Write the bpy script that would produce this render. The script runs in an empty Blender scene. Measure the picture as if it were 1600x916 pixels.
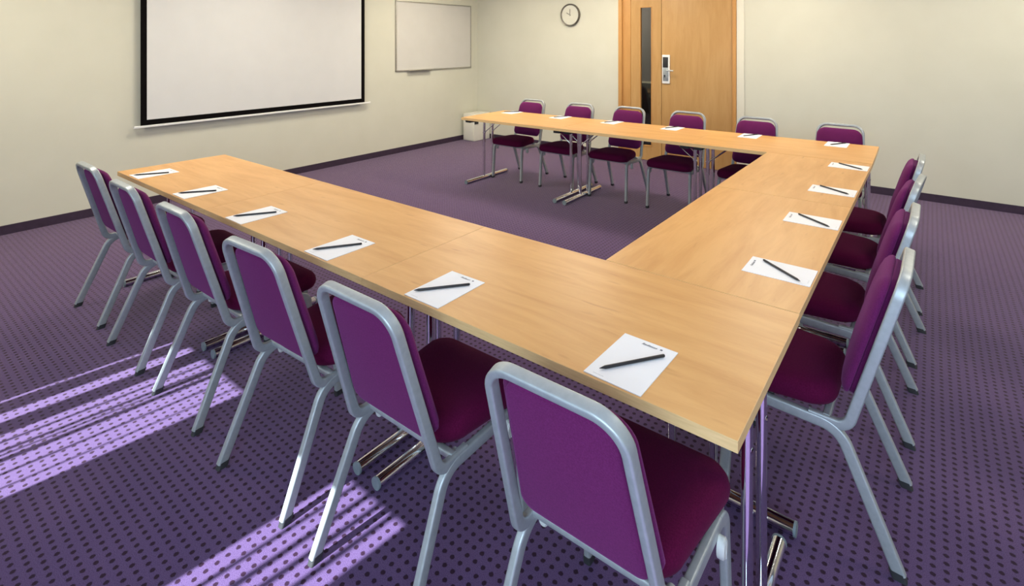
import bpy, bmesh, math, random
from mathutils import Vector, Matrix
from math import sin, cos, pi, radians, sqrt

random.seed(7)
scene = bpy.context.scene
COL = scene.collection

# ------------------------------------------------------------------ camera
cam_d = bpy.data.cameras.new('camera')
cam = bpy.data.objects.new('camera', cam_d)
COL.objects.link(cam)
cam.location = (0.3284, -1.1979, 1.6007)
cam.rotation_euler = (radians(90), 0, 0.6505)
cam_d.sensor_width = 36.0
cam_d.lens = 838.13 / 1600 * 36.0
cam_d.shift_x = -(818.76 - 800) / 1600
cam_d.shift_y = (65.43 - 458) / 1600
cam_d.clip_start = 0.02
scene.camera = cam

# ------------------------------------------------------------------ world, sun, lamps, exposure
world = bpy.data.worlds.new('world')
scene.world = world
world.use_nodes = True
wn = world.node_tree.nodes
wn['Background'].inputs[0].default_value = (0.55, 0.75, 1.0, 1)
wn['Background'].inputs[1].default_value = 1.0

sun_d = bpy.data.lights.new('sun', 'SUN')
sun_d.energy = 17
sun_d.angle = radians(0.4)
sun_d.color = (0.84, 0.96, 1.0)
sun = bpy.data.objects.new('sun', sun_d)
COL.objects.link(sun)
SUN_EL = radians(45)
SUN_DIR = Vector((0.122 * cos(SUN_EL), 0.9925 * cos(SUN_EL), -sin(SUN_EL)))
sun.rotation_euler = SUN_DIR.to_track_quat('-Z', 'Y').to_euler()
sun.location = (0, -6, 6)


def area(name, loc, direction, sx, sy, power, color):
    d = bpy.data.lights.new(name, 'AREA')
    d.shape = 'RECTANGLE'
    d.size = sx
    d.size_y = sy
    d.energy = power
    d.color = color
    o = bpy.data.objects.new(name, d)
    COL.objects.link(o)
    o.location = loc
    o.rotation_euler = Vector(direction).to_track_quat('-Z', 'Y').to_euler()
    return o


# daylight that comes in through the windows behind the camera
DAY = (0.60, 0.80, 1.0)
area('daylight', (1.05, -2.42, 1.60), (0, 1, -0.25), 3.0, 1.3, 78, DAY)
area('daylight', (-2.4, -2.42, 1.60), (0, 1, -0.25), 2.3, 1.3, 34, DAY)
LAMP_POWER = 22
LAMP_COLOR = (1.0, 0.93, 0.77)

scene.view_settings.view_transform = 'Standard'
scene.view_settings.look = 'None'
scene.view_settings.gamma = 1
scene.view_settings.use_curve_mapping = False
scene.view_settings.exposure = 0.45


# ------------------------------------------------------------------ materials
def new_mat(name, color=(.8, .8, .8), rough=.5, metal=0.0, spec=.5, coat=0.0, sheen=0.0):
    m = bpy.data.materials.new(name)
    m.use_nodes = True
    b = m.node_tree.nodes['Principled BSDF']
    b.inputs['Base Color'].default_value = (*color, 1)
    b.inputs['Roughness'].default_value = rough
    b.inputs['Metallic'].default_value = metal
    b.inputs['Specular IOR Level'].default_value = spec
    b.inputs['Coat Weight'].default_value = coat
    b.inputs['Sheen Weight'].default_value = sheen
    return m


def nodes_of(m):
    nt = m.node_tree
    return nt.nodes, nt.links, nt.nodes['Principled BSDF']


def math_node(nt, op, a, b=None, c=None):
    n = nt.nodes.new('ShaderNodeMath')
    n.operation = op
    for i, v in enumerate((a, b, c)):
        if v is None:
            continue
        if isinstance(v, (int, float)):
            n.inputs[i].default_value = v
        else:
            nt.links.new(v, n.inputs[i])
    return n.outputs[0]


def mottled(name, c1, c2, scale, rough, bump=0.0, bscale=200, stretch=(1, 1, 1), detail=4, **kw):
    m = new_mat(name, c1, rough, **kw)
    N, L, B = nodes_of(m)
    tc = N.new('ShaderNodeTexCoord')
    mp = N.new('ShaderNodeMapping')
    mp.inputs['Scale'].default_value = stretch
    L.new(tc.outputs['Object'], mp.inputs['Vector'])
    nz = N.new('ShaderNodeTexNoise')
    nz.inputs['Scale'].default_value = scale
    nz.inputs['Detail'].default_value = detail
    L.new(mp.outputs[0], nz.inputs['Vector'])
    rp = N.new('ShaderNodeValToRGB')
    rp.color_ramp.elements[0].position = .3
    rp.color_ramp.elements[1].position = .7
    rp.color_ramp.elements[0].color = (*c1, 1)
    rp.color_ramp.elements[1].color = (*c2, 1)
    L.new(nz.outputs['Fac'], rp.inputs[0])
    L.new(rp.outputs[0], B.inputs['Base Color'])
    if bump:
        n2 = N.new('ShaderNodeTexNoise')
        n2.inputs['Scale'].default_value = bscale
        n2.inputs['Detail'].default_value = 2
        L.new(tc.outputs['Object'], n2.inputs['Vector'])
        bp = N.new('ShaderNodeBump')
        bp.inputs['Strength'].default_value = bump
        bp.inputs['Distance'].default_value = .002
        L.new(n2.outputs['Fac'], bp.inputs['Height'])
        L.new(bp.outputs[0], B.inputs['Normal'])
    return m


def carpet_material():
    m = new_mat('dotted_purple_carpet', (.13, .07, .2), .95, spec=.15, sheen=.60)
    N, L, B = nodes_of(m)
    nt = m.node_tree
    B.inputs['Sheen Tint'].default_value = (.95, .75, .78, 1)
    B.inputs['Sheen Roughness'].default_value = .35
    tc = N.new('ShaderNodeTexCoord')
    sp = N.new('ShaderNodeSeparateXYZ')
    L.new(tc.outputs['Object'], sp.inputs[0])
    jit = N.new('ShaderNodeTexNoise')
    jit.inputs['Scale'].default_value = 160
    jit.inputs['Detail'].default_value = 2
    L.new(tc.outputs['Object'], jit.inputs['Vector'])
    PX, PY = .0330, .0322
    fx = math_node(nt, 'FRACT', math_node(nt, 'MULTIPLY_ADD', sp.outputs[0], 1 / PX, (2.211 / PX) % 1 + .5))
    fy = math_node(nt, 'FRACT', math_node(nt, 'MULTIPLY_ADD', sp.outputs[1], 1 / PY, (.812 / PY) % 1 + .5))
    dx = math_node(nt, 'SUBTRACT', fx, .5)
    dy = math_node(nt, 'SUBTRACT', fy, .5)
    r = math_node(nt, 'SQRT', math_node(nt, 'ADD', math_node(nt, 'MULTIPLY', dx, dx), math_node(nt, 'MULTIPLY', dy, dy)))
    r2 = math_node(nt, 'MULTIPLY_ADD', math_node(nt, 'SUBTRACT', jit.outputs['Fac'], .5), .16, r)
    mr = N.new('ShaderNodeMapRange')
    mr.inputs['From Min'].default_value = .19
    mr.inputs['From Max'].default_value = .27
    mr.inputs['To Min'].default_value = 1
    mr.inputs['To Max'].default_value = 0
    L.new(r2, mr.inputs['Value'])
    pile = N.new('ShaderNodeTexNoise')
    pile.inputs['Scale'].default_value = 420
    pile.inputs['Detail'].default_value = 3
    L.new(tc.outputs['Object'], pile.inputs['Vector'])
    rp = N.new('ShaderNodeValToRGB')
    rp.color_ramp.elements[0].position = .32
    rp.color_ramp.elements[1].position = .68
    rp.color_ramp.elements[0].color = (*CARPET_A, 1)
    rp.color_ramp.elements[1].color = (*CARPET_B, 1)
    L.new(pile.outputs['Fac'], rp.inputs[0])
    mx = N.new('ShaderNodeMix')
    mx.data_type = 'RGBA'
    L.new(mr.outputs[0], mx.inputs[0])
    L.new(rp.outputs[0], mx.inputs[6])
    mx.inputs[7].default_value = (*CARPET_DOT, 1)
    L.new(mx.outputs[2], B.inputs['Base Color'])
    bp = N.new('ShaderNodeBump')
    bp.inputs['Strength'].default_value = .35
    bp.inputs['Distance'].default_value = .003
    L.new(pile.outputs['Fac'], bp.inputs['Height'])
    L.new(bp.outputs[0], B.inputs['Normal'])
    return m


CARPET_A = (.053, .027, .086)
CARPET_B = (.116, .068, .166)
CARPET_DOT = (.016, .003, .016)


def beech_material(name, axis, c1, c2, c3, rough=.38):
    """pale beech laminate with the grain along one object axis"""
    m = new_mat(name, c1, rough, spec=.3)
    N, L, B = nodes_of(m)
    tc = N.new('ShaderNodeTexCoord')
    oi = N.new('ShaderNodeObjectInfo')
    ad = N.new('ShaderNodeVectorMath')
    ad.operation = 'ADD'
    L.new(tc.outputs['Object'], ad.inputs[0])
    sc_ = N.new('ShaderNodeVectorMath')
    sc_.operation = 'SCALE'
    sc_.inputs[0].default_value = (13, 17, 5)
    L.new(oi.outputs['Random'], sc_.inputs['Scale'])
    L.new(sc_.outputs[0], ad.inputs[1])
    mp = N.new('ShaderNodeMapping')
    s = [9, 9, 9]
    s[axis] = 1.3
    mp.inputs['Scale'].default_value = s
    L.new(ad.outputs[0], mp.inputs['Vector'])
    nz = N.new('ShaderNodeTexNoise')
    nz.inputs['Scale'].default_value = 1.6
    nz.inputs['Detail'].default_value = 6
    nz.inputs['Roughness'].default_value = .62
    nz.inputs['Distortion'].default_value = .5
    L.new(mp.outputs[0], nz.inputs['Vector'])
    rp = N.new('ShaderNodeValToRGB')
    e = rp.color_ramp.elements
    e[0].position = .30
    e[0].color = (*c2, 1)
    e[1].position = .62
    e[1].color = (*c1, 1)
    L.new(nz.outputs['Fac'], rp.inputs[0])
    # short dark flecks of beech
    mp2 = N.new('ShaderNodeMapping')
    s2 = [42, 42, 42]
    s2[axis] = 9
    mp2.inputs['Scale'].default_value = s2
    L.new(ad.outputs[0], mp2.inputs['Vector'])
    nf = N.new('ShaderNodeTexNoise')
    nf.inputs['Scale'].default_value = .8
    nf.inputs['Detail'].default_value = 1
    L.new(mp2.outputs[0], nf.inputs['Vector'])
    mr = N.new('ShaderNodeMapRange')
    mr.inputs['From Min'].default_value = .70
    mr.inputs['From Max'].default_value = .82
    mr.inputs['To Max'].default_value = .55
    L.new(nf.outputs['Fac'], mr.inputs['Value'])
    mx = N.new('ShaderNodeMix')
    mx.data_type = 'RGBA'
    L.new(mr.outputs[0], mx.inputs[0])
    L.new(rp.outputs[0], mx.inputs[6])
    mx.inputs[7].default_value = (*c3, 1)
    L.new(mx.outputs[2], B.inputs['Base Color'])
    return m


M = {}
M['carpet'] = carpet_material()
M['wall'] = mottled('cream_painted_wall', (.63, .610, .500), (.655, .635, .525), 3, .85, bump=.08, bscale=90, spec=.2)
M['ceiling'] = mottled('white_ceiling', (.80, .79, .76), (.83, .82, .79), 4, .9)
M['skirting'] = mottled('dark_purple_skirting', (.030, .014, .034), (.042, .02, .046), 20, .7)
M['beech_x'] = beech_material('beech_laminate', 0, (.665, .37, .137), (.565, .29, .096), (.40, .19, .06))
M['beech_y'] = beech_material('beech_laminate_crosswise', 1, (.665, .37, .137), (.565, .29, .096), (.40, .19, .06))
M['edge'] = mottled('pale_beech_edge_band', (.74, .50, .235), (.64, .42, .185), 6, .45, stretch=(3, 3, 30))
M['door_wood'] = beech_material('beech_door_veneer', 2, (.53, .31, .12), (.47, .26, .09), (.42, .21, .07), .42)
M['frame_wood'] = beech_material('beech_door_frame', 2, (.56, .29, .095), (.50, .245, .075), (.42, .19, .06), .45)
M['fabric'] = mottled('plum_upholstery_fabric', (.094, .009, .062), (.130, .015, .090), 260, .9, bump=.25, bscale=700, spec=.08, sheen=.16)
nodes_of(M['fabric'])[2].inputs['Sheen Tint'].default_value = (.85, .35, .85, 1)
M['seatfab_shaded'] = mottled('plum_seat_fabric_shaded', (.066, .002, .024), (.092, .004, .036), 260, .9, bump=.25, bscale=700, spec=.08, sheen=.07)  # same plum upholstery, with the shade on the seats put into a darker colour
nodes_of(M['seatfab_shaded'])[2].inputs['Sheen Tint'].default_value = (.8, .2, .5, 1)
M['silver'] = mottled('silver_painted_steel', (.36, .385, .39), (.41, .435, .44), 60, .42, metal=.45)
M['chrome'] = mottled('polished_chrome', (.80, .80, .82), (.84, .84, .86), 30, .09, metal=1.0)
M['black'] = mottled('black_steel', (.014, .014, .016), (.022, .022, .025), 40, .5)
M['rubber'] = mottled('black_plastic_glide', (.02, .02, .022), (.03, .03, .032), 50, .6)
M['cap'] = mottled('grey_plastic_cap', (.16, .20, .22), (.20, .24, .26), 50, .55)
M['bumper'] = mottled('pale_grey_plastic', (.52, .53, .50), (.60, .61, .58), 50, .5)
M['paper'] = mottled('white_paper', (.80, .80, .82), (.82, .82, .84), 12, .75)
M['ink'] = mottled('grey_ink', (.10, .10, .13), (.14, .14, .17), 80, .7)
M['faint'] = mottled('faint_print', (.55, .56, .58), (.60, .61, .63), 80, .7)
M['pencil'] = mottled('black_pencil_lacquer', (.012, .011, .012), (.018, .016, .017), 60, .35)
M['screen'] = mottled('matte_white_screen', (.66, .65, .63), (.68, .67, .65), 5, .8)
M['border'] = mottled('black_screen_border', (.004, .003, .003), (.006, .005, .005), 30, .9, spec=.05)
M['white_metal'] = mottled('white_enamel', (.80, .78, .74), (.84, .82, .78), 20, .4)
M['board'] = mottled('whiteboard_enamel', (.60, .575, .53), (.62, .595, .55), 5, .25)
M['alu'] = mottled('brushed_aluminium', (.42, .40, .36), (.50, .48, .44), 40, .4, metal=.8)
M['rim'] = mottled('dark_silver_rim', (.13, .115, .095), (.20, .18, .15), 30, .45, metal=.6)
M['clock_face'] = mottled('cream_dial', (.62, .60, .50), (.66, .64, .54), 8, .6)
M['clock_hand'] = mottled('clock_hand_grey', (.16, .15, .12), (.2, .19, .16), 30, .5)
M['trim'] = mottled('cream_trim_paint', (.72, .68, .56), (.75, .71, .59), 6, .6)
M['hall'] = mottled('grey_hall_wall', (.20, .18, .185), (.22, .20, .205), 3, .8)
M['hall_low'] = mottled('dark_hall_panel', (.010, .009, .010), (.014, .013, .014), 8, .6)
M['steel'] = mottled('satin_steel', (.34, .38, .40), (.50, .54, .56), 25, .35, metal=.6)
M['lockwhite'] = mottled('white_lock_plate', (.85, .84, .80), (.88, .87, .83), 20, .4)
M['frame_white'] = mottled('white_window_frame', (.7, .7, .7), (.74, .74, .74), 10, .5)
M['slat'] = mottled('blind_fabric', (.55, .54, .50), (.60, .59, .55), 30, .9)
M['cabinet'] = mottled('off_white_cabinet', (.74, .71, .62), (.77, .74, .65), 10, .5)

glass = new_mat('clear_glass', (.9, .93, .92), .02)
nodes_of(glass)[2].inputs['Transmission Weight'].default_value = 1.0
nodes_of(glass)[2].inputs['IOR'].default_value = 1.45
M['glass'] = glass

lamp_m = new_mat('lamp_diffuser', (1, .95, .88), .6)
nodes_of(lamp_m)[2].inputs['Emission Color'].default_value = (*LAMP_COLOR, 1)
nodes_of(lamp_m)[2].inputs['Emission Strength'].default_value = 1.0
M['lamp'] = lamp_m


# ------------------------------------------------------------------ mesh helpers
def link(name, bm, mat, parent=None, smooth=False, loc=None, rot=None, recalc=True):
    if recalc:
        bmesh.ops.recalc_face_normals(bm, faces=bm.faces)
    me = bpy.data.meshes.new(name)
    bm.to_mesh(me)
    bm.free()
    me.materials.append(mat)
    if smooth:
        me.shade_smooth()
    o = bpy.data.objects.new(name, me)
    COL.objects.link(o)
    if parent:
        o.parent = parent
    if loc is not None:
        o.location = loc
    if rot is not None:
        o.rotation_euler = rot
    return o


def autosmooth(o, angle=35):
    me = o.data
    me.shade_smooth()
    try:
        me.set_sharp_from_angle(angle=radians(angle))
    except Exception:
        pass
    return o


def add_box(bm, lo, hi, bevel=0.0, seg=2):
    r = bmesh.ops.create_cube(bm, size=1.0)
    vs = r['verts']
    c = [(a + b) / 2 for a, b in zip(lo, hi)]
    s = [b - a for a, b in zip(lo, hi)]
    for v in vs:
        v.co = Vector((c[0] + v.co.x * s[0], c[1] + v.co.y * s[1], c[2] + v.co.z * s[2]))
    if bevel:
        es = set()
        for v in vs:
            es.update(v.link_edges)
        bmesh.ops.bevel(bm, geom=list(es), offset=bevel, segments=seg, affect='EDGES', profile=.6)


def box_obj(name, lo, hi, mat, parent=None, bevel=0.0, seg=2):
    bm = bmesh.new()
    add_box(bm, lo, hi, bevel, seg)
    o = link(name, bm, mat, parent)
    if bevel:
        autosmooth(o)
    return o


def rrect(w, h, r, seg=4):
    pts = []
    for cx, cy, a0 in ((w / 2 - r, h / 2 - r, 0), (-w / 2 + r, h / 2 - r, 90), (-w / 2 + r, -h / 2 + r, 180), (w / 2 - r, -h / 2 + r, 270)):
        for i in range(seg + 1):
            a = radians(a0 + 90 * i / seg)
            pts.append((cx + r * cos(a), cy + r * sin(a)))
    return pts


def add_rings(bm, rings, cap0=True, cap1=True):
    vr = [[bm.verts.new(p) for p in ring] for ring in rings]
    n = len(vr[0])
    for a, b in zip(vr, vr[1:]):
        for i in range(n):
            j = (i + 1) % n
            bm.faces.new((a[i], a[j], b[j], b[i]))
    if cap0:
        bm.faces.new(list(reversed(vr[0])))
    if cap1:
        bm.faces.new(vr[-1])
    return vr


def sweep(bm, path, depth_dirs, prof):
    """path points, a depth direction at each point, profile (lateral, depth)"""
    rings = []
    n = len(path)
    for i, p in enumerate(path):
        p = Vector(p)
        t = Vector(path[min(i + 1, n - 1)]) - Vector(path[max(i - 1, 0)])
        t.normalize()
        d = Vector(depth_dirs[i])
        d = (d - d.dot(t) * t).normalized()
        l = d.cross(t).normalized()
        k = 1.0
        if 0 < i < n - 1:
            t1 = (p - Vector(path[i - 1])).normalized()
            t2 = (Vector(path[i + 1]) - p).normalized()
            k = 1 / max(.6, sqrt((1 + t1.dot(t2)) / 2))
        rings.append([p + l * a * k + d * b for a, b in prof])
    add_rings(bm, rings)


def tube(bm, a, b, r, seg=14):
    a, b = Vector(a), Vector(b)
    t = (b - a).normalized()
    ref = Vector((1, 0, 0)) if abs(t.x) < .8 else Vector((0, 0, 1))
    u = t.cross(ref).normalized()
    v = t.cross(u)
    add_rings(bm, [[p + u * r * cos(2 * pi * i / seg) + v * r * sin(2 * pi * i / seg) for i in range(seg)] for p in (a, b)])


def arc(c, r, a0, a1, n, fx):
    return [fx(c[0] + r * cos(radians(a0 + (a1 - a0) * i / n)), c[1] + r * sin(radians(a0 + (a1 - a0) * i / n))) for i in range(n + 1)]


def fillet(pts, radii, n=8):
    """round the inner corners of a polyline (Vectors)"""
    out = [Vector(pts[0])]
    for i in range(1, len(pts) - 1):
        p0, p, p1 = Vector(pts[i - 1]), Vector(pts[i]), Vector(pts[i + 1])
        r = radii[i - 1]
        d0, d1 = (p0 - p).normalized(), (p1 - p).normalized()
        ang = d0.angle(d1)
        tl = r / math.tan(ang / 2)
        a, b = p + d0 * tl, p + d1 * tl
        bis = (d0 + d1).normalized()
        c = p + bis * (r / sin(ang / 2))
        va, vb = a - c, b - c
        tot = va.angle(vb)
        for k in range(n + 1):
            s = k / n
            out.append(c + (va * sin((1 - s) * tot) + vb * sin(s * tot)) / sin(tot))
    out.append(Vector(pts[-1]))
    return out


def thing(name, label, cat, loc=(0, 0, 0), rotz=0.0, group=None):
    o = bpy.data.objects.new(name, None)
    o.empty_display_size = .1
    COL.objects.link(o)
    o.location = loc
    o.rotation_euler = (0, 0, rotz)
    o['label'] = label
    o['category'] = cat
    if group:
        o['group'] = group
    return o


def tag(o, label, cat, group=None):
    o['label'] = label
    o['category'] = cat
    if group:
        o['group'] = group
    return o


def structure(o):
    o['kind'] = 'structure'
    return o


def copy_tree(o, parent=None):
    c = o.copy()
    COL.objects.link(c)
    if parent:
        c.parent = parent
    for ch in list(o.children):
        copy_tree(ch, c)
    return c


# ------------------------------------------------------------------ the room
XL, XR, YF, YB, ZC = -5.805, 3.4, -2.35, 5.561, 2.75
T = .12
structure(box_obj('floor', (XL - T, YF - T, -.10), (XR + T, YB + T, 0), M['carpet']))
structure(box_obj('ceiling', (XL - T, YF - T, ZC), (XR + T, YB + T, ZC + .1), M['ceiling']))
structure(box_obj('wall_left', (XL - T, YF - T, 0), (XL, YB + T, ZC), M['wall']))
structure(box_obj('wall_right', (XR, YF - T, 0), (XR + T, YB + T, ZC), M['wall']))

DX0, DX1, DZ = -3.151, -1.565, 2.36      # door opening incl. frame
bm = bmesh.new()
add_box(bm, (XL, YB, 0), (DX0, YB + T, ZC))
add_box(bm, (DX1, YB, 0), (XR, YB + T, ZC))
add_box(bm, (DX0, YB, DZ), (DX1, YB + T, ZC))
structure(link('wall_back', bm, M['wall']))

# window wall behind the camera
W1 = (-3.45, -1.15, .85, 2.46)
W2 = (-.45, 2.55, .85, 2.46)
bm = bmesh.new()
xs = [XL, W1[0], W1[1], W2[0], W2[1], XR]
for i in range(0, 5, 2):
    add_box(bm, (xs[i], YF - T, 0), (xs[i + 1], YF, ZC))
for w in (W1, W2):
    add_box(bm, (w[0], YF - T, 0), (w[1], YF, w[2]))
    add_box(bm, (w[0], YF - T, w[3]), (w[1], YF, ZC))
structure(link('wall_front', bm, M['wall']))
for k, w in enumerate((W1, W2)):
    bm = bmesh.new()
    y0, y1 = YF - .09, YF - .04
    add_box(bm, (w[0], y0, w[2]), (w[0] + .05, y1, w[3]))
    add_box(bm, (w[1] - .05, y0, w[2]), (w[1], y1, w[3]))
    add_box(bm, (w[0], y0, w[2]), (w[1], y1, w[2] + .05))
    add_box(bm, (w[0], y0, w[3] - .03), (w[1], y1, w[3]))
    structure(link('window_%d' % (k + 1), bm, M['frame_white']))

# skirting
BH = .075
structure(box_obj('baseboard_left', (XL, YF, 0), (XL + .014, YB, BH), M['skirting']))
structure(box_obj('baseboard_right', (XR - .014, YF, 0), (XR, YB, BH), M['skirting']))
structure(box_obj('baseboard_front', (XL + .014, YF, 0), (XR - .014, YF + .014, BH), M['skirting']))
bm = bmesh.new()
add_box(bm, (XL + .014, YB - .014, 0), (DX0 - .002, YB, BH))
add_box(bm, (-1.46, YB - .014, 0), (XR - .014, YB, BH))
structure(link('baseboard_back', bm, M['skirting']))

# corner bead and the cream strip by the door
structure(box_obj('trim_1', (DX1 + .002, YB - .012, 0), (-1.475, YB + .001, ZC), M['trim'], bevel=.003))

# double door
door = structure(bpy.data.objects.new('door_1', None))
COL.objects.link(door)
door.location = (0, YB, 0)
bm = bmesh.new()
FW = .105
add_box(bm, (DX0, -.022, 0), (DX0 + .055, T, DZ), .003)
add_box(bm, (DX0 + .055, .005, 0), (DX0 + .175, T, DZ), .003)
add_box(bm, (DX1 - .045, -.022, 0), (DX1, T, DZ), .003)
add_box(bm, (DX0 + .05, -.022, DZ - .06), (DX1 - .04, T, DZ), .003)
autosmooth(link('door_frame', bm, M['frame_wood'], door))
LX0, LXM, LX1 = DX0 + .177, -2.531, DX1 - .047
GX0, GX1, GZ0, GZ1 = -2.833, -2.672, .20, 2.068
bm = bmesh.new()
y0, y1 = .012, .054
add_box(bm, (LX0, y0, .006), (GX0, y1, DZ - .064))
add_box(bm, (GX1, y0, .006), (LXM - .003, y1, DZ - .064))
add_box(bm, (GX0, y0, .006), (GX1, y1, GZ0))
add_box(bm, (GX0, y0, GZ1), (GX1, y1, DZ - .064))
link('narrow_leaf', bm, M['door_wood'], door)
bm = bmesh.new()
for lo, hi in (((GX0 - .008, y0 - .006, GZ0 - .008), (GX0 + .004, y1, GZ1 + .008)), ((GX1 - .004, y0 - .006, GZ0 - .008), (GX1 + .008, y1, GZ1 + .008)),
               ((GX0, y0 - .006, GZ0 - .008), (GX1, y1, GZ0 + .004)), ((GX0, y0 - .006, GZ1 - .004), (GX1, y1, GZ1 + .008))):
    add_box(bm, lo, hi, .002)
link('glazing_bead', bm, M['frame_wood'], door)
box_obj('vision_panel', (GX0 + .004, .030, GZ0 + .004), (GX1 - .004, .036, GZ1 - .004), M['glass'], door)
box_obj('main_leaf', (LXM + .003, y0, .006), (LX1, y1, DZ - .064), M['door_wood'], door, .002)
lock = box_obj('lock_plate', (-2.517, -.006, 1.052), (-2.412, .013, 1.430), M['lockwhite'], door, .006)
lock['label'] = 'white lock plate'
box_obj('card_reader', (-2.503, -.016, 1.262), (-2.432, -.004, 1.400), M['black'], lock, .004)
box_obj('lower_plate', (-2.503, -.012, 1.085), (-2.430, -.004, 1.255), M['steel'], lock, .004)
bm = bmesh.new()
tube(bm, (-2.447, -.004, 1.228), (-2.447, -.055, 1.228), .010)
tube(bm, (-2.450, -.050, 1.228), (-2.345, -.052, 1.224), .009)
autosmooth(link('door_handle', bm, M['steel'], lock))
bm = bmesh.new()
tube(bm, (-2.477, -.010, 1.155), (-2.477, -.020, 1.155), .010)
add_box(bm, (-2.480, -.026, 1.135), (-2.474, -.012, 1.165))
autosmooth(link('keyhole', bm, M['black'], lock))

# corridor behind the glass
HY = YB + 1.75
bm = bmesh.new()
add_box(bm, (-5.2, HY, .93), (-.6, HY + .08, ZC))
structure(link('wall_corridor', bm, M['hall']))
structure(box_obj('trim_2', (-5.2, HY - .02, .90), (-.6, HY + .03, .93), M['trim']))
structure(box_obj('baseboard_corridor', (-5.2, HY - .01, 0), (-.6, HY + .08, .90), M['hall_low']))
structure(box_obj('floor_corridor', (-5.2, YB + T, -.1), (-.6, HY, 0), M['hall_low']))
structure(box_obj('ceiling_corridor', (-5.2, YB + T, ZC), (-.6, HY, ZC + .1), M['hall']))
structure(box_obj('wall_corridor_left', (-5.28, YB + T, 0), (-5.2, HY + .08, ZC), M['hall']))
structure(box_obj('wall_corridor_right', (-.6, YB + T, 0), (-.52, HY + .08, ZC), M['hall']))
hl = bpy.data.lights.new('corridor_lamp', 'POINT')
hl.energy = 24
hl.shadow_soft_size = .15
hl.color = LAMP_COLOR
ho = bpy.data.objects.new('corridor_lamp', hl)
COL.objects.link(ho)
ho.location = (-4.1, YB + .9, 2.4)

# vertical blind that lets stripes of sun through
lit = [(-2.883, -2.868), (-2.765, -2.695), (-2.590, -2.545), (-2.530, -2.482), (-2.462, -2.448), (-2.436, -2.422),
       (-2.392, -2.322), (-2.308, -2.232), (-2.222, -2.166),
       (-1.392, -1.330), (-1.312, -1.262), (-1.238, -1.200), (-1.176, -1.130), (-1.106, -1.056)]
YS = YF + .03
SH = .122 * YS / .9925
lit_w = [(a + SH, b + SH) for a, b in lit]
blind = thing('vertical_blind', 'pale fabric vertical blind hanging inside the window nearest the screen wall', 'blind', (0, YS, 0))
box_obj('head_rail', (W1[0] - .05, -.02, 2.48), (W1[1] + .05, .02, 2.52), M['frame_white'], blind, .004)
edges = [W1[0] - .03] + [v for ab in lit_w for v in ab] + [W1[1] + .03]
for a, b in zip(edges[0::2], edges[1::2]):
    if b - a < .002:
        continue
    n = max(1, round((b - a) / .09))
    for k in range(n):
        s0, s1 = a + (b - a) * k / n, a + (b - a) * (k + 1) / n
        box_obj('slat', (s0, -.001, .80), (s1, .001, 2.485), M['slat'], blind)


# ceiling lights
def make_ceiling_light():
    t = thing('ceiling_light', 'square recessed ceiling light above the tables', 'lamp', (0, 0, ZC), 0, 'recessed ceiling lights')
    bm = bmesh.new()
    for lo, hi in (((-.31, -.31, -.012), (.31, -.29, 0)), ((-.31, .29, -.012), (.31, .31, 0)), ((-.31, -.29, -.012), (-.29, .29, 0)), ((.29, -.29, -.012), (.31, .29, 0))):
        add_box(bm, lo, hi)
    link('frame', bm, M['frame_white'], t)
    box_obj('diffuser', (-.29, -.29, -.006), (.29, .29, -.001), M['lamp'], t)
    return t


cl0 = make_ceiling_light()
LAMPS = [(-4.45, -.5, 1.25), (-4.45, 1.6, .95), (-4.45, 3.9, 1.2), (-2.9, 1.5, .5), (-1.0, 1.5, .5), (-3.0, 4.35, 1.1), (-.9, 4.35, 1.1), (1.3, 4.35, 1.1), (1.3, 1.5, .6)]
LAMP_WORDS = ['by the screen wall, nearest the window', 'directly before the projection screen', 'by the whiteboard',
              'over the open middle, screen side', 'over the open middle, right side', 'before the wall clock',
              'before the door', 'before the plain wall right of the door', 'over the free floor right of the chairs']
for i, (x, y, pw) in enumerate(LAMPS):
    t = cl0 if i == 0 else copy_tree(cl0)
    t.location = (x, y, ZC)
    t['label'] = 'square recessed ceiling light ' + LAMP_WORDS[i]
    area('ceiling_lamp_light', (x, y, ZC - .015), (0, 0, -1), .56, .56, LAMP_POWER * pw, LAMP_COLOR)


# ------------------------------------------------------------------ tables
TH = .75
TT = .026


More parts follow.
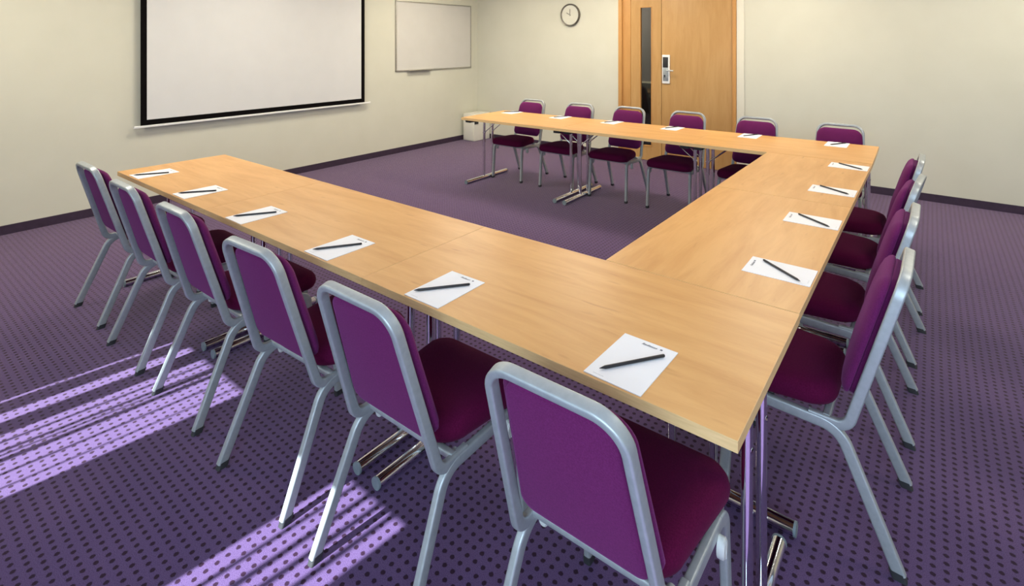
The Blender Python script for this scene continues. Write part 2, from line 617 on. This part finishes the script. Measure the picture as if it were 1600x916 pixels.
def make_table(Lx, W, label, loc, rotz, mat):
    """folding table, x along its length (0..Lx), y along its depth (0..W)"""
    t = thing('folding_table', label, 'table', loc, rotz, 'folding tables of the U')
    g = .0007
    e = .0012
    box_obj('tabletop', (g + e, g + e, TH - TT), (Lx - g - e, W - g - e, TH), mat, t)
    bm = bmesh.new()
    add_box(bm, (g, g, TH - TT - .001), (Lx - g, g + e, TH - .0004))
    add_box(bm, (g, W - g - e, TH - TT - .001), (Lx - g, W - g, TH - .0004))
    add_box(bm, (g, g + e, TH - TT - .001), (g + e, W - g - e, TH - .0004))
    add_box(bm, (Lx - g - e, g + e, TH - TT - .001), (Lx - g, W - g - e, TH - .0004))
    eb = link('edge_band', bm, M['edge'], t)
    eb['label'] = 'paler edge band'
    for y in (.19, W - .19):
        box_obj('rail', (.05, y - .012, TH - TT - .018), (Lx - .05, y + .012, TH - TT), M['black'], t, .003)
    c = W / 2 + .02
    for s, x in ((1, .056), (-1, Lx - .056)):
        box_obj('hinge_plate', (x - .035, .05, TH - TT - .034), (x + .035, W - .05, TH - TT - .001), M['black'], t, .003)
        f = None
        bm = bmesh.new()
        tube(bm, (x, .024, .0225), (x, W - .024, .0225), .0215, 18)
        f = autosmooth(link('foot_bar', bm, M['chrome'], t))
        for ya, yb in ((.018, .026), (W - .026, W - .018)):
            bm = bmesh.new()
            tube(bm, (x, ya, .0225), (x, yb, .0225), .0222, 18)
            autosmooth(link('end_cap', bm, M['cap'], f))
        for y in (c - .075, c + .075):
            bm = bmesh.new()
            tube(bm, (x, y, .036), (x, y, TH - TT - .028), .0150, 18)
            autosmooth(link('leg', bm, M['chrome'], t))
            bm = bmesh.new()
            tube(bm, (x + s * .004, y, .54), (x + s * .22, y, TH - TT - .012), .0055, 10)
            tube(bm, (x - .017, y, .54), (x + .017, y, .54), .009, 10)
            autosmooth(link('brace', bm, M['chrome'], t))
    return t


LL = 1.3087
make_table(LL, .672, 'beech folding table at the near corner, carrying the two notepads closest to the camera', (-LL, -.014, 0), 0, M['beech_x'])
make_table(LL, .672, 'middle beech folding table of the long left row with two notepads', (-2 * LL, -.014, 0), 0, M['beech_x'])
make_table(LL, .672, 'beech folding table ending the left row, nearest the projection screen', (-3 * LL, -.014, 0), 0, M['beech_x'])
make_table(1.345, .683, 'beech folding table of the right side directly behind the near corner table', (-.002, .660, 0), pi / 2, M['beech_x'])
make_table(1.223, .683, 'beech folding table of the right side meeting the far row of tables', (-.002, 2.007, 0), pi / 2, M['beech_x'])
FR = radians(.9)
for k, lb in enumerate(('beech folding table at the far right corner, right of the door',
                        'middle beech folding table of the far row, in front of the door',
                        'beech folding table ending the far row, next to the small white cabinet')):
    d = (k + 1) * 1.297
    make_table(1.297, .775, lb, (-.002 - d * cos(FR), 3.240 - d * sin(FR), 0), FR, M['beech_x'])


# ------------------------------------------------------------------ chairs
# local frame: x sideways, y forward, rear feet at y=0
PROF = rrect(.0225, .035, .006, 4)
XR_, XF_ = .193, .204      # half width of the side frames at the rear and at the front


def make_chair():
    t = thing('stacking_chair', 'chair', 'chair')
    for s in (-1, 1):
        x = s * XR_
        full = fillet([(s * .209, .004, .012), (x, .163, .372), (s * XF_, .497, .388), (s * .208, .520, .012)], [.085, .045], 9)
        rear = full[:11]
        front = full[11:]
        # rear leg incl. its bend, side rail, front leg incl. its bend: one continuous tube look
        def sw(pts, name):
            bm = bmesh.new()
            dirs = []
            n = len(pts)
            for i in range(n):
                tt = (pts[min(i + 1, n - 1)] - pts[max(i - 1, 0)]).normalized()
                dirs.append(Vector((1, 0, 0)).cross(tt))
            sweep(bm, pts, dirs, PROF)
            return autosmooth(link(name, bm, M['silver'], t), 40)
        r = sw(rear, 'leg')
        sw([rear[-1], (rear[-1] + front[0]) / 2, front[0]], 'seat_rail')
        f = sw(front, 'leg')
        for leg, p, tdir in ((r, full[0], (full[1] - full[0])), (f, full[-1], full[-2] - full[-1])):
            bm = bmesh.new()
            add_rings(bm, [[(p.x + a * 1.12, p.y + b * 1.08 + tdir.normalized().y * z, z) for a, b in PROF] for z in (0.0, .022)])
            autosmooth(link('glide', bm, M['rubber'], leg), 40)
        # stacking bumpers on the rail
        bm = bmesh.new()
        xx = s * XF_ + s * .019
        rr = [[(xx + dx, .425 + .019 * cos(2 * pi * i / 18) * k, .352 + .027 * sin(2 * pi * i / 18) * k) for i in range(18)] for dx, k in ((-.010, 1), (.004, 1), (.008, .8))]
        add_rings(bm, rr)
        add_box(bm, (xx + .006, .4235, .330), (xx + .0095, .4265, .374))
        autosmooth(link('bumper', bm, M['bumper'], t), 40)
        bm = bmesh.new()
        xx = x - s * .024
        rr = [[(xx + (.015 * cos(2 * pi * i / 16) * k), .222 + dy, .366 + .021 * sin(2 * pi * i / 16) * k) for i in range(16)] for dy, k in ((.012, 1), (-.008, 1), (-.012, .8))]
        add_rings(bm, rr)
        autosmooth(link('bumper', bm, M['bumper'], t), 40)
    # front cross bar and rear cross bar under the seat
    for y, z, XO in ((.489, .392, XF_), (.200, .390, XR_)):
        bm = bmesh.new()
        P2 = rrect(.024, .022, .007, 3)
        xs = (-XO, 0, XO)
        sweep(bm, [Vector((q, y, z)) for q in xs], [(0, 0, 1)] * 3, P2)
        autosmooth(link('cross_bar', bm, M['silver'], t), 40)
    # back frame: inverted U in a plane leaning back
    sl = .30
    def plane(u, z):
        return Vector((u, .112 - sl * (z - .48), z))
    nrm = Vector((0, 1, sl)).normalized()
    pts2 = []
    base_z, top_z = .405, .880
    ub, ut = .1930, .1680
    # polyline: rail end -> bottom bend -> upright -> corner -> top -> corner -> upright -> bottom bend -> rail end
    A0 = Vector((-ub, .250, .3835))
    A1 = Vector((-ub, .112 - sl * (.3845 - .48), .3815))
    A2 = plane(-ut, top_z)
    B2 = plane(ut, top_z)
    B1 = Vector((ub, A1.y, A1.z))
    B0 = Vector((ub, A0.y, A0.z))
    path = fillet([A0, A1, A2, B2, B1, B0], [.045, .072, .072, .045], 10)
    dirs = []
    n = len(path)
    for i, p in enumerate(path):
        tt = (path[min(i + 1, n - 1)] - path[max(i - 1, 0)]).normalized()
        if p.z < .47:
            xl = Vector((1, 0, 0))
            d = xl.cross(tt)
            if d.dot(nrm) < 0 and p.z > .43:
                d = -d
            # keep pointing forward/up
            if d.z < 0:
                d = -d
            dirs.append(d)
        else:
            dirs.append(nrm)
    bm = bmesh.new()
    sweep(bm, path, dirs, rrect(.0215, .032, .006, 4))
    autosmooth(link('back_frame', bm, M['silver'], t), 40)
    # seat cushion
    def outline(w0, w1, d, r0, r1, n=8):
        """w0 width at the rear, w1 at the front; depth d centred"""
        pts = []
        for cx, cy, r, a0 in ((w1 / 2, d / 2, r1, 0), (-w1 / 2, d / 2, r1, 90), (-w0 / 2, -d / 2, r0, 180), (w0 / 2, -d / 2, r0, 270)):
            sx, sy = (1 if cx > 0 else -1), (1 if cy > 0 else -1)
            for i in range(n + 1):
                a = radians(a0 + 90 * i / n)
                pts.append((cx - sx * r + r * cos(a), cy - sy * r + r * sin(a)))
        return pts
    def scaled(pts, off, w, d):
        return [(p[0] * (1 - 2 * off / w), p[1] * (1 - 2 * off / d)) for p in pts]
    ol = outline(.372, .432, .385, .095, .065)
    bm = bmesh.new()
    rings = []
    cy = .371
    for off, z in ((.020, .401), (.006, .405), (.000, .418), (-.002, .432), (.001, .448), (.009, .462), (.024, .471), (.055, .477), (.10, .480), (.16, .482)):
        rings.append([(x, cy + y, z) for x, y in scaled(ol, off, .435, .385)])
    add_rings(bm, rings)
    autosmooth(link('seat', bm, M['seatfab_shaded'], t), 60)
    # backrest cushion (s along the plane, u sideways, n forward)
    zb, zt = .464, .844
    k = 1 / sqrt(1 + sl * sl)
    upv = Vector((0, -sl, 1)) * k
    o0 = plane(0, (zb + zt) / 2)
    hh = (zt - zb) / k
    def back_ol(w0, w1, h, r0, r1):
        return outline(w0, w1, h, r0, r1, 8)
    bm = bmesh.new()
    rings = []
    rear_ol = back_ol(.334, .286, hh, .035, .052)
    front_ol = back_ol(.380, .342, hh + .002, .050, .068)
    for ol2, off, nn in ((rear_ol, .010, .005), (rear_ol, .002, .007), (rear_ol, 0, .010), (rear_ol, 0, .026), (rear_ol, .004, .0275), (front_ol, .004, .0285), (front_ol, 0, .033),
                         (front_ol, .000, .040), (front_ol, .006, .048), (front_ol, .020, .057), (front_ol, .045, .063), (front_ol, .085, .067), (front_ol, .13, .069)):
        sc = scaled(ol2, off, .36, hh)
        rings.append([o0 + Vector((1, 0, 0)) * u + upv * v + nrm * nn for u, v in sc])
    add_rings(bm, rings)
    autosmooth(link('backrest', bm, M['fabric'], t), 60)
    return t


chair0 = make_chair()
used = [False]


def place_chair(x, y, rz, label, group):
    c = copy_tree(chair0) if used[0] else chair0
    used[0] = True
    c.location = (x, y, 0)
    c.rotation_euler = (0, 0, rz)
    c['label'] = label
    c['group'] = group
    return c


GL = 'plum chairs along the left row of tables'
for x, y, r, lb in (
        (-.302, -.275, .5, 'plum chair closest to the camera at the near corner, cut off by the bottom edge'),
        (-.975, -.277, .5, 'second plum chair from the camera in the left row'),
        (-1.590, -.276, 2.6, 'third plum chair from the camera in the left row'),
        (-2.273, -.270, .4, 'fourth plum chair from the camera in the left row'),
        (-2.921, -.268, .0, 'fifth plum chair from the camera in the left row, beside the last one'),
        (-3.578, -.252, .6, 'last plum chair of the left row, closest to the cream wall with the screen')):
    place_chair(x, y, radians(r), lb, GL)
GR = 'plum chairs along the right side of the tables'
for y, x, r, lb in (
        (.960, .258, -.6, 'nearest plum chair on the right side, whole rear leg in view'),
        (1.617, .264, -.3, 'second plum chair on the right side, between the nearest one and the third'),
        (2.273, .272, -4.4, 'third plum chair on the right side, counted from the camera'),
        (2.922, .270, .0, 'farthest plum chair on the right side, seen against the cream wall')):
    place_chair(x, y, pi / 2 + radians(r), lb, GR)
GF = 'plum chairs behind the far row of tables'
for x, y, r, lb in (
        (-.306, 4.16, -1.4, 'plum chair at the far right corner, its back against the plain cream wall'),
        (-.985, 4.16, .5, 'plum chair of the far row in front of the cream strip beside the door'),
        (-1.647, 4.16, -.5, 'plum chair of the far row in front of the wide door leaf with the lock'),
        (-2.298, 4.165, .3, 'plum chair of the far row in front of the narrow door leaf with glass'),
        (-2.912, 4.145, .0, 'second plum chair from the left end of the far row, under the wall clock'),
        (-3.592, 4.145, .0, 'plum chair at the left end of the far row, next to the small white cabinet')):
    place_chair(x, y, pi + radians(r), lb, GF)


# ------------------------------------------------------------------ notepads and pencils
def make_pad():
    t = thing('notepad', 'pad', 'notepad')
    box_obj('sheets', (-.080, -.114, 0), (.080, .114, .0022), M['paper'], t)
    cu = bpy.data.curves.new('logo_text', 'FONT')
    cu.body = 'Radisson'
    cu.size = .0125
    cu.shear = .35
    cu.offset = .00018
    cu.align_x = 'LEFT'
    to = bpy.data.objects.new('logo_text', cu)
    me = bpy.data.meshes.new_from_object(to)
    bm = bmesh.new()
    bm.from_mesh(me)
    bmesh.ops.translate(bm, verts=bm.verts, vec=Vector((-.018, .092, .0027)))
    add_box(bm, (.036, .0935, .0022), (.0425, .1000, .0026))
    bpy.data.objects.remove(to)
    link('logo', bm, M['ink'], t, recalc=False)
    box_obj('printed_line', (-.058, -.1035, .0021), (-.028, -.1020, .0024), M['faint'], t)
    return t


def make_pencil():
    bm = bmesh.new()
    n = 12
    def ring(x, r):
        return [(x, r * cos(2 * pi * i / n), .0043 + r * sin(2 * pi * i / n)) for i in range(n)]
    vr = add_rings(bm, [ring(-.096, .0006), ring(-.080, .0042), ring(.092, .0042), ring(.0950, .0035), ring(.0965, .0012)])
    o = autosmooth(link('pencil', bm, M['pencil']), 40)
    return o


pad0, pencil0 = make_pad(), make_pencil()
first = [True]
seats = [
    # pad x, y, rz(deg) ; pencil x, y, direction ; description of the place
    (-.305, .108, -1.0, -.300, .101, 54.4, 'nearest the camera at the near corner'),
    (-1.005, .108, .5, -1.012, .099, 51.2, 'at the second left-row chair from the camera'),
    (-1.620, .108, .3, -1.623, .097, 55.9, 'at the third left-row chair from the camera'),
    (-2.311, .104, .0, -2.313, .096, 56.2, 'at the fourth left-row chair from the camera'),
    (-2.968, .110, .0, -2.964, .092, 52.6, 'at the fifth left-row chair from the camera'),
    (-3.662, .112, .0, -3.647, .090, 58.0, 'at the left row end nearest the projection screen'),
    (-.122, .960, 90, -.116, .955, 141.4, 'at the nearest chair on the right side'),
    (-.124, 1.658, 90.5, -.118, 1.652, 141.6, 'at the second chair on the right side'),
    (-.124, 2.302, 90, -.117, 2.309, 145.5, 'at the third chair on the right side'),
    (-.124, 3.045, 89, -.113, 3.041, 141.9, 'at the farthest chair on the right side'),
    (-.298, 3.895, 180, -.292, 3.915, 59.8, 'at the far right corner before the plain cream wall'),
    (-.980, 3.885, 181, -.981, 3.910, 61.6, 'at the far-row chair before the cream strip'),
    (-1.700, 3.875, 180, -1.720, 3.905, 67.0, 'at the far-row chair before the wide door leaf'),
    (-2.360, 3.865, 180, -2.381, 3.880, 70.0, 'at the far-row chair before the glazed door leaf'),
    (-3.000, 3.855, 180, -3.011, 3.870, 66.0, 'at the far-row chair under the wall clock'),
    (-3.690, 3.845, 180, -3.715, 3.865, 45.0, 'at the far row end near the small cabinet'),
]
for i, (px, py, pr, qx, qy, qr, where) in enumerate(seats):
    p = pad0 if i == 0 else copy_tree(pad0)
    q = pencil0 if i == 0 else copy_tree(pencil0)
    p.location = (px, py, TH + .0002)
    p.rotation_euler = (0, 0, radians(pr))
    tag(p, 'white notepad ' + where, 'notepad', 'white notepads on the tables')
    q.location = (qx, qy, TH + .0029)
    q.rotation_euler = (0, 0, radians(qr))
    tag(q, 'black pencil on the notepad ' + where, 'pencil', 'black pencils on the notepads')

# ------------------------------------------------------------------ projection screen
SX = XL + .055
t = thing('projection_screen', 'large white projection screen with black border on the cream wall', 'screen', (SX, 0, 0))
y0, y1, zb, zt = .680, 3.246, .790, 2.52
bw = .052
bm = bmesh.new()
add_box(bm, (-.0015, y0 + bw, zb + bw), (.0015, y1 - bw, zt))
link('screen_fabric', bm, M['screen'], t)
bm = bmesh.new()
add_box(bm, (-.0025, y0, zb), (.0025, y0 + bw, zt))
add_box(bm, (-.0025, y1 - bw, zb), (.0025, y1, zt))
add_box(bm, (-.0025, y0 + bw, zb), (.0025, y1 - bw, zb + bw))
b_ = link('black_border', bm, M['border'], t)
box_obj('bottom_bar', (-.012, .622, .768), (.012, 3.335, .7895), M['white_metal'], t, .004)
box_obj('casing', (-.050, .50, 2.52), (.075, 3.45, 2.66), M['white_metal'], t, .012)

# ------------------------------------------------------------------ whiteboard
t = thing('whiteboard', 'small framed whiteboard on the cream wall right of the projection screen', 'whiteboard', (XL, 0, 0))
y0, y1, zb, zt = 3.805, 5.385, 1.172, 2.198
box_obj('writing_surface', (.004, y0 + .012, zb + .012), (.014, y1 - .012, zt - .012), M['board'], t)
bm = bmesh.new()
fw = .018
add_box(bm, (.001, y0, zb), (.020, y0 + fw, zt), .003)
add_box(bm, (.001, y1 - fw, zb), (.020, y1, zt), .003)
add_box(bm, (.001, y0, zb), (.020, y1, zb + fw), .003)
add_box(bm, (.001, y0, zt - fw), (.020, y1, zt), .003)
autosmooth(link('frame', bm, M['alu'], t))
bm = bmesh.new()
add_box(bm, (.012, y0 + .22, zb - .004), (.062, y0 + .66, zb + .002))
add_box(bm, (.058, y0 + .22, zb - .004), (.062, y0 + .66, zb + .010))
link('pen_tray', bm, M['alu'], t)

# ------------------------------------------------------------------ wall clock
t = thing('wall_clock', 'round silver-rimmed wall clock on the wall left of the door', 'clock', (-3.941, YB, 2.000))
R = .168


def disc(bm, r0, r1, ya, yb, n=48):
    add_rings(bm, [[(r * cos(2 * pi * i / n), y, r * sin(2 * pi * i / n)) for i in range(n)] for r, y in ((r0, ya), (r1, yb))])


bm = bmesh.new()
n = 56
vr = [[bm.verts.new((r * cos(2 * pi * i / n), y, r * sin(2 * pi * i / n))) for i in range(n)]
      for r, y in ((R - .004, 0), (R, -.012), (R, -.030), (R - .008, -.038), (R - .020, -.034), (R - .023, -.022))]
for a, b in zip(vr, vr[1:]):
    for i in range(n):
        j = (i + 1) % n
        bm.faces.new((a[i], a[j], b[j], b[i]))
autosmooth(link('rim', bm, M['rim'], t), 50)
bm = bmesh.new()
disc(bm, R - .010, R - .021, -.002, -.022)
face = link('dial', bm, M['clock_face'], t)
bm = bmesh.new()
for h in range(12):
    a = pi / 6 * h
    m = Matrix.Rotation(a, 4, 'Y')
    b2 = bmesh.new()
    add_box(b2, (-.003, -.0236, .118), (.003, -.0218, .138))
    bmesh.ops.transform(b2, matrix=m, verts=b2.verts)
    tmp = bpy.data.meshes.new('tmp')
    b2.to_mesh(tmp)
    b2.free()
    bm.from_mesh(tmp)
    bpy.data.meshes.remove(tmp)
link('hour_marks', bm, M['faint'], face)
for nm, ang, ln, wd, yy in (('hour_hand', -62, .070, .006, -.027), ('minute_hand', 2, .085, .005, -.030)):
    bm = bmesh.new()
    add_box(bm, (-wd, yy - .001, -.015), (wd, yy + .001, ln))
    bmesh.ops.transform(bm, matrix=Matrix.Rotation(radians(ang), 4, 'Y'), verts=bm.verts)
    link(nm, bm, M['clock_hand'], t)
bm = bmesh.new()
disc(bm, .009, .009, -.022, -.032, 20)
link('hub', bm, M['alu'], t)

# ------------------------------------------------------------------ small white cabinet in the corner
t = thing('small_cabinet', 'small off-white cabinet in the corner beside the end of the far tables', 'cabinet', (-5.745, 5.150, 0))
box_obj('body', (0, .004, .004), (.235, .385, .440), M['cabinet'], t, .006)
box_obj('door', (.010, -.008, .015), (.225, .004, .425), M['cabinet'], t, .004)
bm = bmesh.new()
n = 20
add_rings(bm, [[(.062 + r * cos(2 * pi * i / n), y, .345 + r * sin(2 * pi * i / n)) for i in range(n)] for r, y in ((.024, -.008), (.024, -.014), (.012, -.018))])
o = autosmooth(link('round_lock', bm, M['alu'], t), 40)
o['label'] = 'round grey lock'
box_obj('socket', (.235, .012, .275), (.245, .100, .375), M['black'], t, .003)['label'] = 'black square outlet'
